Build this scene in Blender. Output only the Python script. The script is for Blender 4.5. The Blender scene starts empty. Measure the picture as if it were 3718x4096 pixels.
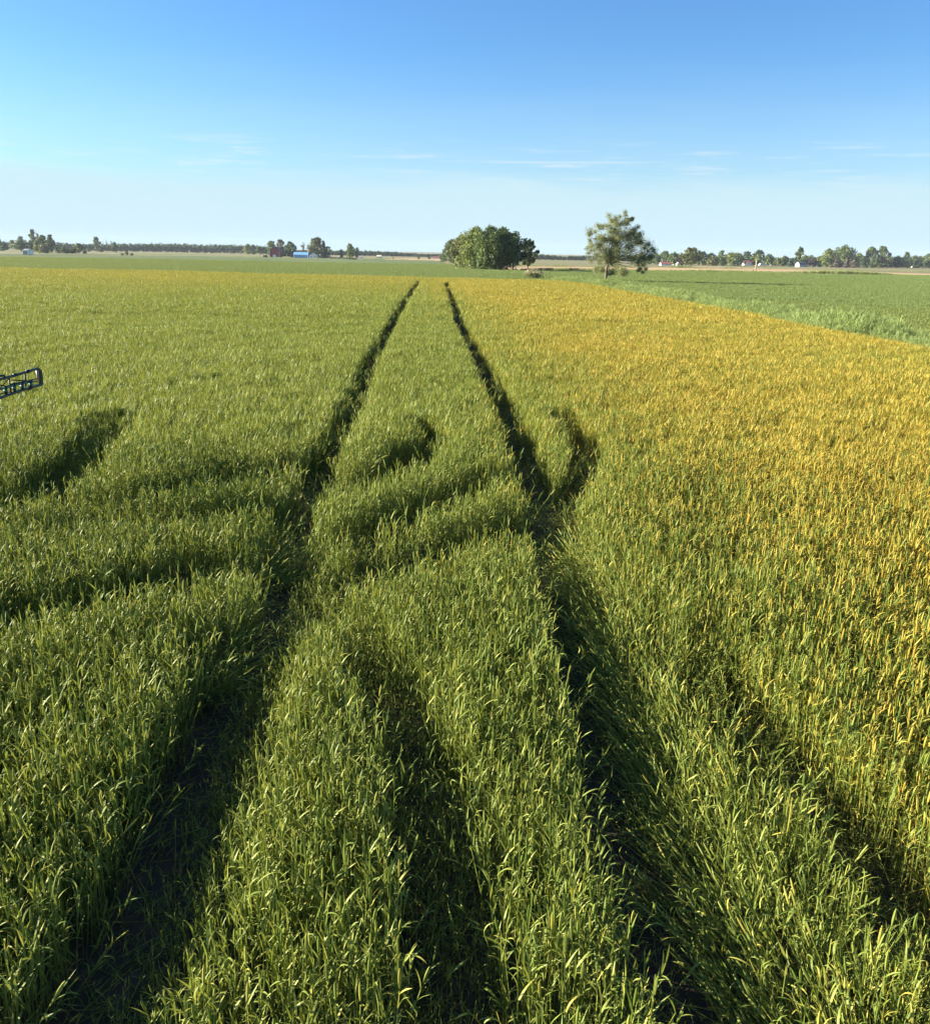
import bpy, math, random
import numpy as np
from mathutils import Vector
rng = np.random.default_rng(7); random.seed(7)
sc = bpy.context.scene
COL = sc.collection
# ------------------------------------------------------------------ camera model (photo pixels 3718 x 4096)
F = 3400.; CX, CY = 1859., 2048.; H = 3.7
PITCH = math.atan((2048-1010)/F); ROLL = math.atan(.018)
r0 = np.array([1,0,0.]); u0 = np.array([0,math.sin(PITCH),math.cos(PITCH)]); FW = np.array([0,math.cos(PITCH),-math.sin(PITCH)])
RT = math.cos(ROLL)*r0+math.sin(ROLL)*u0; UP = -math.sin(ROLL)*r0+math.cos(ROLL)*u0
def ray(u, v): return (u-CX)/F*RT-(v-CY)/F*UP+FW
def smooth(a, b, x):
    t = np.clip((np.asarray(x, float)-a)/(b-a), 0, 1); return t*t*(3-2*t)
YS = np.concatenate([[-200,-100,-40,0,40,80,110], np.linspace(117,900,124), [1200,1800,2600,4000,8000,16000]])
ZS = -4.7*smooth(112, 850, YS)
def zt(y): return np.interp(y, YS, ZS)
def ground(u, v, dz=0., maxd=2400.):
    d = ray(u, v); ys = np.concatenate([np.linspace(1.5,150,600), np.linspace(151,maxd,2600)])
    z = H+d[2]/d[1]*ys; k = np.nonzero(z <= zt(ys)+dz)[0]
    y = ys[k[0]] if len(k) else maxd
    if len(k) and k[0] > 0:
        a, b = ys[k[0]-1], ys[k[0]]
        for _ in range(18):
            m = (a+b)/2
            if H+d[2]/d[1]*m <= zt(m)+dz: b = m
            else: a = m
        y = b
    return d[0]/d[1]*y, y
def atdepth(u, v, y):
    d = ray(u, v); t = y/d[1]; return np.array([d[0]*t, y, H+d[2]*t])
def atz(u, v, z):
    d = ray(u, v); t = (z-H)/d[2]; return np.array([d[0]*t, d[1]*t])
K = 4096/2016.
# ------------------------------------------------------------------ helpers
def tag(o, label=None, cat=None, group=None, kind=None):
    if label: o['label'] = label
    if cat: o['category'] = cat
    if group: o['group'] = group
    if kind: o['kind'] = kind
    return o
def empty(name, loc, label, cat, group=None):
    o = bpy.data.objects.new(name, None); COL.objects.link(o); o.location = loc; o.empty_display_size = .2
    return tag(o, label, cat, group)
class MB:
    def __init__(s): s.v = []; s.f = []; s.t = []; s.n = 0
    def add(s, v, f, t=(0,.5,0)):
        v = np.asarray(v, float).reshape(-1,3); t = np.asarray(t, float)
        if t.ndim == 1: t = np.tile(t, (len(v),1))
        s.v.append(v); s.t.append(t); s.f += [tuple(i+s.n for i in q) for q in f]; s.n += len(v)
    def box(s, a, b, t=(0,.5,0), M=None):
        a = np.minimum(a,b) if True else a; b2 = np.asarray(b, float)
        x0,y0,z0 = a; x1,y1,z1 = np.maximum(a,b2)
        v = np.array([[x0,y0,z0],[x1,y0,z0],[x1,y1,z0],[x0,y1,z0],[x0,y0,z1],[x1,y0,z1],[x1,y1,z1],[x0,y1,z1]])
        if M is not None: v = M(v)
        s.add(v, [(0,3,2,1),(4,5,6,7),(0,1,5,4),(1,2,6,5),(2,3,7,6),(3,0,4,7)], t)
    def tube(s, pts, rad, n=6, t=(0,.5,0), caps=True):
        pts = np.asarray(pts, float); rad = np.broadcast_to(rad, (len(pts),)); vs = []
        for i, p in enumerate(pts):
            d = pts[min(i+1,len(pts)-1)]-pts[max(i-1,0)]; d = d/(np.linalg.norm(d)+1e-9)
            a = np.cross(d, [0,0,1.] if abs(d[2]) < .9 else [1.,0,0]); a /= np.linalg.norm(a); b = np.cross(d, a)
            for k in range(n):
                c = 2*math.pi*k/n; vs.append(p+rad[i]*(math.cos(c)*a+math.sin(c)*b))
        f = [(i*n+k, i*n+(k+1)%n, (i+1)*n+(k+1)%n, (i+1)*n+k) for i in range(len(pts)-1) for k in range(n)]
        if caps: f += [tuple(range(n))[::-1], tuple((len(pts)-1)*n+k for k in range(n))]
        s.add(vs, f, t)
    def mesh(s, name, mat, smoothf=False):
        me = bpy.data.meshes.new(name)
        V = np.concatenate(s.v) if s.v else np.zeros((0,3))
        me.from_pydata(V.tolist(), [], s.f)
        ca = me.color_attributes.new('tint', 'FLOAT_COLOR', 'POINT')
        T = np.concatenate(s.t); c = np.ones((len(T),4), np.float32); c[:,:3] = T
        ca.data.foreach_set('color', c.ravel())
        if mat: me.materials.append(mat)
        if smoothf: me.polygons.foreach_set('use_smooth', [True]*len(me.polygons))
        me.update(); return me
    def build(s, name, mat, parent=None, smoothf=False, loc=None):
        o = bpy.data.objects.new(name, s.mesh(name, mat, smoothf)); COL.objects.link(o)
        if parent: o.parent = parent
        if loc is not None: o.location = loc
        return o
# ------------------------------------------------------------------ materials
def newmat(name):
    m = bpy.data.materials.new(name); m.use_nodes = True; nt = m.node_tree; nt.nodes.clear()
    out = nt.nodes.new('ShaderNodeOutputMaterial'); return m, nt, out
def N(nt, t, **k):
    n = nt.nodes.new(t)
    for a, b in k.items(): setattr(n, a, b)
    return n
def L(nt, a, b): nt.links.new(a, b)
def val(nt, sock, v):
    if isinstance(v, (int, float, tuple, list)): sock.default_value = v
    else: nt.links.new(v, sock)
def mth(nt, op, a, b=0., c=None, clamp=False):
    n = N(nt, 'ShaderNodeMath', operation=op, use_clamp=clamp); val(nt, n.inputs[0], a); val(nt, n.inputs[1], b)
    if c is not None: val(nt, n.inputs[2], c)
    return n.outputs[0]
def mix(nt, fac, a, b):
    n = N(nt, 'ShaderNodeMix', data_type='RGBA'); val(nt, n.inputs[0], fac)
    for i, c in ((6,a),(7,b)):
        if isinstance(c, tuple): n.inputs[i].default_value = (*c[:3],1)
        else: nt.links.new(c, n.inputs[i])
    return n.outputs[2]
def maprange(nt, v, a, b, c=0., d=1.):
    n = N(nt, 'ShaderNodeMapRange', interpolation_type='SMOOTHSTEP'); val(nt, n.inputs[0], v)
    for i, q in enumerate((a,b,c,d)): val(nt, n.inputs[i+1], q)
    return n.outputs[0]
def noise(nt, scale, detail=4., rough=.55, vec=None):
    n = N(nt, 'ShaderNodeTexNoise'); n.inputs['Scale'].default_value = scale; n.inputs['Detail'].default_value = detail; n.inputs['Roughness'].default_value = rough
    if vec is not None: L(nt, vec, n.inputs['Vector'])
    return n.outputs[0]
def pos(nt, s=(1,1,1)):
    g = N(nt, 'ShaderNodeNewGeometry'); v = N(nt, 'ShaderNodeVectorMath', operation='MULTIPLY'); L(nt, g.outputs['Position'], v.inputs[0]); v.inputs[1].default_value = s
    return v.outputs[0]
def leafbsdf(nt, out, color, trans=.35, rough=.5, spec=.25, tcol=None):
    p = N(nt, 'ShaderNodeBsdfPrincipled'); val(nt, p.inputs['Base Color'], color); p.inputs['Roughness'].default_value = rough; p.inputs['Specular IOR Level'].default_value = spec
    t = N(nt, 'ShaderNodeBsdfTranslucent'); val(nt, t.inputs['Color'], tcol if tcol is not None else color)
    m = N(nt, 'ShaderNodeMixShader'); m.inputs[0].default_value = trans; L(nt, p.outputs[0], m.inputs[1]); L(nt, t.outputs[0], m.inputs[2]); L(nt, m.outputs[0], out.inputs['Surface'])
def tintnodes(nt):
    a = N(nt, 'ShaderNodeAttribute', attribute_name='tint'); s = N(nt, 'ShaderNodeSeparateColor'); L(nt, a.outputs['Color'], s.inputs[0]); return s.outputs
def inst(nt, name): return N(nt, 'ShaderNodeAttribute', attribute_type='INSTANCER', attribute_name=name).outputs['Fac']
def crop_mat(name, g1, g2, base, yel, org):
    m, nt, out = newmat(name); R_, G_, B_ = tintnodes(nt)[:3]
    y = inst(nt, 'yel'); r = inst(nt, 'rnd')
    k = mth(nt, 'FRACT', mth(nt, 'ADD', G_, mth(nt, 'MULTIPLY', r, 7.31)))
    green = mix(nt, k, g1, g2)
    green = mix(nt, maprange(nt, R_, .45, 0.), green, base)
    f = mth(nt, 'ADD', mth(nt, 'MULTIPLY', y, 1.08), mth(nt, 'ADD', k, -1.10)); f = mth(nt, 'ADD', f, mth(nt, 'MULTIPLY', R_, .28))
    f = mth(nt, 'MULTIPLY', f, 2.2, clamp=True)
    k2 = mth(nt, 'FRACT', mth(nt, 'MULTIPLY', k, 13.7))
    ye = mix(nt, mth(nt, 'MULTIPLY', maprange(nt, k2, .6, .95), y), yel, org)
    c = mix(nt, f, green, ye)
    leafbsdf(nt, out, c, .30, .55, .25, mix(nt, .5, c, (.30,.30,.03)))
    return m
def leaf_mat(name, c, trans=.28):
    m, nt, out = newmat(name); R_ = tintnodes(nt)[0]
    v = maprange(nt, R_, 0., 1., .55, 1.5)
    n = N(nt, 'ShaderNodeMix', data_type='RGBA', blend_type='MULTIPLY'); n.inputs[0].default_value = 1
    n.inputs[6].default_value = (*c,1); cc = N(nt, 'ShaderNodeCombineColor'); L(nt, v, cc.inputs[0]); L(nt, v, cc.inputs[1]); val(nt, cc.inputs[2], mth(nt, 'MULTIPLY', v, .9)); L(nt, cc.outputs[0], n.inputs[7])
    leafbsdf(nt, out, n.outputs[2], trans, .55, .25); return m
def plain(name, c, rough=.7, spec=.3, nz=.25, scale=3., metal=0., stretch=(1,1,1)):
    m, nt, out = newmat(name); p = N(nt, 'ShaderNodeBsdfPrincipled')
    f = noise(nt, scale, 5, .6, pos(nt, stretch)); d = tuple(x*(1-nz*1.4) for x in c); e = tuple(min(1,x*(1+nz)) for x in c)
    L(nt, mix(nt, maprange(nt, f, .3, .7), d, e), p.inputs['Base Color']); p.inputs['Roughness'].default_value = rough; p.inputs['Specular IOR Level'].default_value = spec; p.inputs['Metallic'].default_value = metal
    L(nt, p.outputs[0], out.inputs['Surface']); return m
def field_mat(name, c1, c2, c3, s1, s2, bump=.3, stretch=(1,1,1), fine=6.):
    m, nt, out = newmat(name); p = N(nt, 'ShaderNodeBsdfPrincipled'); p.inputs['Roughness'].default_value = .9; p.inputs['Specular IOR Level'].default_value = .1
    a = noise(nt, s1, 5, .6, pos(nt, stretch)); b = noise(nt, s2, 4, .6, pos(nt, stretch)); c = noise(nt, fine, 3, .7)
    x = mix(nt, maprange(nt, a, .35, .65), c1, c2); x = mix(nt, mth(nt, 'MULTIPLY', maprange(nt, b, .45, .75), .7), x, c3)
    x = mix(nt, maprange(nt, c, .3, .75, 0., .45), x, tuple(q*.45 for q in c1))
    L(nt, x, p.inputs['Base Color'])
    bm = N(nt, 'ShaderNodeBump'); bm.inputs['Strength'].default_value = bump; bm.inputs['Distance'].default_value = .15; L(nt, c, bm.inputs['Height']); L(nt, bm.outputs[0], p.inputs['Normal'])
    L(nt, p.outputs[0], out.inputs['Surface']); return m
M = {}
M['wheat'] = crop_mat('wheat_leaf', (.130,.196,.028), (.335,.372,.080), (.150,.195,.055), (.52,.41,.065), (.50,.28,.032))
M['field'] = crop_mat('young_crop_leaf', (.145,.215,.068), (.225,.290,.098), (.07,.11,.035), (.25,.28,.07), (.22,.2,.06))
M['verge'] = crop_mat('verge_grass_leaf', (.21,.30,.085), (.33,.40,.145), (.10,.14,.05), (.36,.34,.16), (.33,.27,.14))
M['soil'] = field_mat('bare_soil', (.058,.042,.030), (.085,.062,.043), (.12,.095,.062), 3., 9., 1., fine=30.)
M['ground'] = field_mat('meadow_ground', (.23,.20,.10), (.19,.20,.085), (.30,.24,.13), .02, .006, .3, (1,.35,1), 1.2)
M['green'] = field_mat('green_field', (.120,.160,.050), (.140,.178,.056), (.17,.20,.065), .02, .006, .6, (1,.3,1), 2.5)
M['tan'] = field_mat('stubble_field', (.50,.35,.19), (.44,.30,.16), (.54,.40,.22), .03, .008, .3, (1,.35,1), 1.5)
M['bark'] = plain('bark', (.16,.13,.10), .9, .1, .4, 6, stretch=(1,1,.2))
M['leaf'] = leaf_mat('leaf_green', (.120,.165,.055)); M['dark'] = leaf_mat('leaf_dark', (.072,.112,.048)); M['light'] = leaf_mat('leaf_light', (.19,.23,.07))
M['olive'] = leaf_mat('leaf_olive', (.13,.145,.045)); M['blue'] = leaf_mat('needle_blue', (.055,.095,.070), .1); M['spruce'] = leaf_mat('needle_dark', (.030,.055,.030), .1)
M['brown'] = leaf_mat('needle_brown', (.10,.085,.06), .1); M['plum'] = leaf_mat('leaf_plum', (.07,.05,.05)); M['pale'] = leaf_mat('leaf_pale', (.22,.22,.13)); M['flower'] = leaf_mat('flower_cream', (.48,.42,.27))
M['wood'] = leaf_mat('far_wood_leaf', (.075,.120,.055)); M['twig'] = plain('twig', (.17,.15,.13), .9, .1)
M['lone'] = leaf_mat('leaf_lone_tree', (.255,.275,.125), .36)
# ------------------------------------------------------------------ ground sheets
def sheet(name, mat, xa, xb, nx, ylo, yhi, ny, eps, label):
    xs = np.linspace(xa, xb, nx); v = []; f = []
    for x in xs:
        lo, hi = float(ylo(x)), float(yhi(x)); hi = max(hi, lo+.01)
        for y in np.linspace(lo, hi, ny): v.append((x, y, float(zt(y))+eps))
    for i in range(nx-1):
        for j in range(ny-1): a = i*ny+j; f.append((a, a+ny, a+ny+1, a+1))
    mb = MB(); mb.add(v, f); o = mb.build(name, mat); return tag(o, label, kind='structure')
mb = MB(); v = []; f = []
for i, y in enumerate(YS):
    v += [(-9000, y, zt(y)), (9000, y, zt(y))]
    if i: f.append((2*i-2, 2*i-1, 2*i+1, 2*i))
mb.add(v, f); tag(mb.build('ground', M['ground']), 'dry grassy plain reaching the horizon', kind='structure')
def gl(pts, dz=0.): return np.array([ground(u, v, dz) for u, v in pts])
# edge of the wheat (crop top height .72): far edge and right edge
FE = np.array([(-140,118.5),(-62.5,117.4),(-41.4,116.4),(-20.5,110.5),(-5.4,108.7),(5.5,105.5),(10,104),(13.2,95)])
RE = np.array([(-30,19.5),(0,18.6),(31.8,17.0),(38.1,16.5),(45.6,15.9),(58.5,15.2),(74.8,13.8),(95,13.0),(106,9.5)])
def yfar(x): return np.interp(x, FE[:,0], FE[:,1])
def xright(y): return np.interp(y, RE[:,0], RE[:,1])
def in_wheat(x, y): return (x < xright(y)) & (y < yfar(x))
sheet('soil', M['soil'], -130, 19.5, 60, lambda x: -30, lambda x: min(float(yfar(x)), 118 if x < 9.5 else float(np.interp(-x, -RE[::-1,1], RE[::-1,0])) if x > 9.6 else 106), 40, .004, 'dark bare soil under the wheat')
GB = gl([(-300,1016),(0,1015),(300,1016),(480,1022),(620,1017),(900,1017),(1060,1028),(1170,1033),(1430,1039),(1520,1036),(1760,1044),(1815,1066),(2050,1085),(2420,1086),(3000,1093),(3718,1105),(4000,1109)])
GB = GB[np.argsort(GB[:,0])]
def ygreen(x): return np.interp(x, GB[:,0], GB[:,1])
def ygl(x):
    if x < 13: return float(yfar(x))
    return float(np.interp(-x, -RE[::-1,1], RE[::-1,0])) if x < 19.4 else -30.
sheet('green_field', M['green'], -420, 170, 240, ygl, ygreen, 60, .008, 'young green crop field beyond the wheat')
TA = gl([(2040,1085),(2420,1086),(3000,1093),(3718,1105),(4000,1109)]); TB = gl([(2040,1066),(2560,1069),(3100,1077),(3560,1086),(3718,1088),(4000,1092)])
sheet('stubble_field', M['tan'], TA[0,0], 175, 60, lambda x: np.interp(x, TA[:,0], TA[:,1]), lambda x: np.interp(x, TB[:,0], TB[:,1]), 14, .02, 'tan stubble field beyond the green field')
TC = gl([(3180,1080),(3560,1087),(3718,1087),(4000,1092)]); TD = gl([(3180,1072),(3400,1071),(3718,1072),(4000,1075)])
sheet('stubble_field', M['tan'], TC[0,0], 230, 40, lambda x: np.interp(x, TC[:,0], TC[:,1])+1, lambda x: np.interp(x, TD[:,0], TD[:,1]), 14, .03, 'farther tan stubble field in front of the right hand houses')
TE = gl([(1530,1038),(1756,1043)]); TG = gl([(1530,1031),(1756,1035)])
sheet('stubble_field', M['tan'], TE[0,0], TE[1,0], 12, lambda x: np.interp(x, TE[:,0], TE[:,1]), lambda x: np.interp(x, TG[:,0], TG[:,1]), 8, .03, 'distant tan strip left of the tree clump')
# ------------------------------------------------------------------ plants
def blade(mb, p, az, el, curl, Ln, W, n, g, t0=.35, t1=1., twist=0.):
    d = np.array([math.cos(az), math.sin(az)]); side = np.array([-d[1], d[0], 0]); q = np.array(p, float); v = []; t = []
    for i in range(n+1):
        s = i/n; w = W*.5*(1-s**2.2)*(.7+.3*min(1, s*4)) if n > 2 else W*.5*(1-s*.85)
        e = el-curl*s**1.3; a = twist*s
        sd = side*math.cos(a)+np.array([0,0,math.sin(a)])
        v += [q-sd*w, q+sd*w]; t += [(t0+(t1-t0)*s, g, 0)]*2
        q = q+Ln/n*np.array([math.cos(e)*d[0], math.cos(e)*d[1], math.sin(e)])
    mb.add(v, [(2*i, 2*i+1, 2*i+3, 2*i+2) for i in range(n)], t)
U = rng.uniform
def tiller(mb, x, y, lod, h=.75, head=False):
    lean = U(0, .09)*h; la = U(0, 6.28); top = np.array([x+lean*math.cos(la), y+lean*math.sin(la), h*U(.72,.86)]); base = np.array([x, y, 0.])
    P = lambda s: base+(top-base)*s
    g = U()
    if lod == 0:
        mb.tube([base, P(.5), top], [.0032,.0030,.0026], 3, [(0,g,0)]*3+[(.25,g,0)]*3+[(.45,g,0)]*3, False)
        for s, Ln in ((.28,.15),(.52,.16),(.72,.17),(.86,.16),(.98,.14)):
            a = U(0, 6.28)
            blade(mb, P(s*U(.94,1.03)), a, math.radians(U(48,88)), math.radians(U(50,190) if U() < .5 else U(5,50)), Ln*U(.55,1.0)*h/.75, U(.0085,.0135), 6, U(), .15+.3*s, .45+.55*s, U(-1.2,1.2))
        if head:
            a = P(1.); d = np.array([U(-.2,.2), U(-.2,.2), 1]); r = [.003,.0065,.007,.006,.002]
            mb.tube([a+d*q for q in (0.02,.045,.07,.095,.115)], r, 5, (.75, g, 0), True)
    elif lod == 1:
        blade(mb, base, U(0,6.28), math.radians(88), .05, h*.8, .006, 1, g, 0., .5)
        for s, Ln in ((.5,.16),(.72,.17),(.88,.16),(.98,.14)):
            blade(mb, P(s*U(.9,1.03)), U(0,6.28), math.radians(U(50,88)), math.radians(U(40,170) if U() < .5 else U(5,45)), Ln*U(.65,1.15)*h/.75, U(.010,.015), 3, U(), .15+.3*s, .45+.55*s)
    else:
        for s, Ln in ((.6,.20),(.85,.19),(.97,.17)):
            blade(mb, P(s*U(.85,1.05)), U(0,6.28), math.radians(U(50,88)), math.radians(U(5,100)), Ln*U(.8,1.2)*h/.75, U(.020,.030), 2, U(), .15+.3*s, .45+.55*s)
def variants(nm, cnt, n, rad, lod, mat, h=.75, heads=.35):
    out = []
    for k in range(cnt):
        mb = MB()
        for i in range(n):
            r = rad*math.sqrt(U()); a = U(0, 6.28); tiller(mb, r*math.cos(a), r*math.sin(a), lod, h*U(.9,1.08), U() < heads)
        out.append(bpy.data.objects.new(nm, mb.mesh(nm, mat)))
    return out
def scatter(name, layers, label, cat):
    """layers: list of (sources, dict(p, rot, scl, yel, rnd)); one object of geometry-node instances"""
    n = sum(len(l[1]['p']) for l in layers); me = bpy.data.meshes.new(name)
    me.vertices.add(n); me.vertices.foreach_set('co', np.concatenate([l[1]['p'] for l in layers]).astype(np.float32).ravel())
    def att(nm, typ, arr, key):
        a = me.attributes.new(nm, typ, 'POINT'); a.data.foreach_set(key, arr.ravel())
    cat_ = lambda k: np.concatenate([l[1][k] for l in layers]).astype(np.float32)
    att('rot', 'FLOAT_VECTOR', cat_('rot'), 'vector'); att('scl', 'FLOAT_VECTOR', cat_('scl'), 'vector'); att('yel', 'FLOAT', cat_('yel'), 'value'); att('rnd', 'FLOAT', cat_('rnd'), 'value')
    att('lod', 'INT', np.concatenate([np.full(len(l[1]['p']), i) for i, l in enumerate(layers)]).astype(np.int32), 'value')
    att('idx', 'INT', np.concatenate([rng.integers(0, len(l[0]), len(l[1]['p'])) for l in layers]).astype(np.int32), 'value')
    o = bpy.data.objects.new(name, me); COL.objects.link(o); tag(o, label, cat, kind='stuff')
    ng = bpy.data.node_groups.new(name, 'GeometryNodeTree'); ng.interface.new_socket('Geometry', in_out='INPUT', socket_type='NodeSocketGeometry'); ng.interface.new_socket('Geometry', in_out='OUTPUT', socket_type='NodeSocketGeometry')
    gi = ng.nodes.new('NodeGroupInput'); go = ng.nodes.new('NodeGroupOutput'); J = ng.nodes.new('GeometryNodeJoinGeometry')
    def attr(nm, t):
        q = ng.nodes.new('GeometryNodeInputNamedAttribute'); q.data_type = t; q.inputs['Name'].default_value = nm; return [s for s in q.outputs if s.enabled and s.name == 'Attribute'][0]
    for i, l in enumerate(layers):
        j = ng.nodes.new('GeometryNodeJoinGeometry')
        for ob in l[0]:
            oi = ng.nodes.new('GeometryNodeObjectInfo'); oi.inputs['Object'].default_value = ob; ti = ng.nodes.new('GeometryNodeGeometryToInstance')
            ng.links.new(oi.outputs['Geometry'], ti.inputs[0]); ng.links.new(ti.outputs[0], j.inputs[0])
        ip = ng.nodes.new('GeometryNodeInstanceOnPoints'); ip.inputs['Pick Instance'].default_value = True
        c = ng.nodes.new('FunctionNodeCompare'); c.data_type = 'INT'; c.operation = 'EQUAL'
        ii = [s for s in c.inputs if s.enabled]; ng.links.new(attr('lod', 'INT'), ii[0]); ii[1].default_value = i
        ng.links.new(c.outputs[0], ip.inputs['Selection']); ng.links.new(gi.outputs[0], ip.inputs['Points']); ng.links.new(j.outputs[0], ip.inputs['Instance'])
        ng.links.new(attr('idx', 'INT'), ip.inputs['Instance Index']); ng.links.new(attr('rot', 'FLOAT_VECTOR'), ip.inputs['Rotation']); ng.links.new(attr('scl', 'FLOAT_VECTOR'), ip.inputs['Scale'])
        ng.links.new(ip.outputs[0], J.inputs[0])
    ng.links.new(J.outputs[0], go.inputs[0])
    md = o.modifiers.new('scatter', 'NODES'); md.node_group = ng; return o
def lean_euler(th, al, ph):
    """turn by ph about z, then tilt by al towards direction th; returns XYZ eulers"""
    ca, sa = np.cos(al), np.sin(al); ct, st = np.cos(th), np.sin(th); b = ph-th; cb, sb = np.cos(b), np.sin(b)
    r00 = ct*ca*cb-st*sb; r10 = st*ca*cb+ct*sb; r20 = -sa*cb; r21 = sa*sb; r22 = ca
    return np.stack([np.arctan2(r21, r22), -np.arcsin(np.clip(r20,-1,1)), np.arctan2(r10, r00)], 1)
def vnoise(x, y, s, seed):
    r = np.random.default_rng(seed); out = np.zeros_like(x)
    for k in range(7):
        a = r.uniform(0, 6.28); f = s*r.uniform(.5,1.8); out += np.sin((x*np.cos(a)+y*np.sin(a))*f+r.uniform(0,6.28))
    return out/3.7
def visible(x, y, m=1.6): return (y > 1.4) & (np.abs(x) < .548*y*1.03+m)
# ---- wheel tracks: polylines (photo px / 2.032, height they are read at), width, shift of the centre line, depth per point
def trk(pts, z, w, shift=0., dep=None):
    p = np.array([atz(a*K, b*K, z) for a, b in pts]); d = np.gradient(p, axis=0); d /= np.linalg.norm(d, axis=1)[:,None]
    p = p+np.stack([-d[:,1], d[:,0]], 1)*shift*w*.5
    dep = np.ones(len(p)) if dep is None else np.array(dep, float)
    return p, w, dep
T1 = trk([(828,552),(815,574),(800,598),(775,645),(745,700),(724,762),(700,830),(664,890),(640,950),(612,1010),(606,1060),(614,1110),(585,1165),(548,1205),(520,1260),(490,1340),(440,1440),(400,1560),(330,1760),(240,1880),(175,2000),(120,2100)], .70, .50, -1.)
T2 = trk([(873,555),(880,580),(893,630),(915,670),(950,745),(972,795),(990,850),(1003,900),(1026,950),(1038,1000),(1046,1050),(1062,1120),(1078,1180),(1100,1260),(1125,1340),(1158,1460),(1195,1580),(1250,1760),(1310,1930),(1340,2030),(1365,2100)], .70, .56, 1.)
T = [T1, T2,
 trk([(640,1195),(665,1215),(705,1262),(748,1325),(792,1420),(832,1520),(862,1640),(880,1760),(895,1900),(902,2030),(906,2110)],   .45, .46, 0, [.9,.5,.7,1,1,1,1,1,1,1,1]),
 trk([(1335,1230),(1400,1320),(1475,1410),(1555,1500),(1640,1590),(1740,1700),(1850,1825),(1960,1950)], .45, .50, 0, [.1,.5,.8,1,1,1,1,1]),
 trk([(866,872),(845,894),(800,917),(760,933),(720,948),(690,956)], .70, .80, -1, [1,1,1,.9,.6,.1]),
 trk([(858,866),(845,845),(822,830),(790,822)], .60, .50, 0, [1,.9,.6,.1]),
 trk([(1023,932),(957,950),(899,979),(843,997),(786,1022),(735,1045),(692,1062)], .70, .72, -1, [1,1,1,.9,.75,.5,.1]),
 trk([(1035,1023),(986,1038),(899,1060),(854,1079),(767,1102),(710,1122),(670,1135)], .70, .74, -1, [1,1,1,.9,.75,.5,.2]),
 trk([(1104,828),(1130,858),(1150,890),(1152,925),(1135,955),(1112,990),(1100,1025)], .40, .50, 0, [.3,.9,1,1,1,.9,.5]),
 trk([(596,909),(540,919),(454,932),(367,950),(245,971),(168,975)], .70, .80, -1, [1,1,1,.9,.7,.5]),
 trk([(560,995),(517,995),(454,1001),(350,1008),(245,1013),(122,1019),(0,1022),(-120,1026)], .70, .75, -1, [.5,.7,.85,.9,1,1,1,1]),
 trk([(-40,1005),(60,985),(120,945),(170,900),(205,862),(225,835)], .45, .85, 0, [1,1,1,.95,.8,.3]),
 trk([(440,1118),(385,1106),(330,1130),(245,1150),(105,1176),(0,1206),(-120,1240)], .70, .80, -1, [.5,.8,.9,1,1,1,1]),
]
def track_query(x, y, tr):
    p, w, dep = tr; best = np.full(len(x), 1e9); dd = np.zeros(len(x)); sx = np.zeros(len(x)); sy = np.zeros(len(x)); tx = np.zeros(len(x)); ty = np.zeros(len(x))
    lo = p.min(0)-1.5; hi = p.max(0)+1.5; ix = np.nonzero((x > lo[0])&(x < hi[0])&(y > lo[1])&(y < hi[1]))[0]
    X = x[ix]; Y = y[ix]
    for i in range(len(p)-1):
        a, b = p[i], p[i+1]; ab = b-a; l2 = ab@ab+1e-9; t = np.clip(((X-a[0])*ab[0]+(Y-a[1])*ab[1])/l2, 0, 1)
        qx = a[0]+t*ab[0]; qy = a[1]+t*ab[1]; d = np.hypot(X-qx, Y-qy); k = d < best[ix]; j = ix[k]
        best[j] = d[k]; dd[j] = (dep[i]+t*(dep[i+1]-dep[i]))[k]; sx[j] = (qx-X)[k]; sy[j] = (qy-Y)[k]; l = math.sqrt(l2); tx[j] = ab[0]/l; ty[j] = ab[1]/l
    return best, dd, sx, sy, tx, ty
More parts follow.
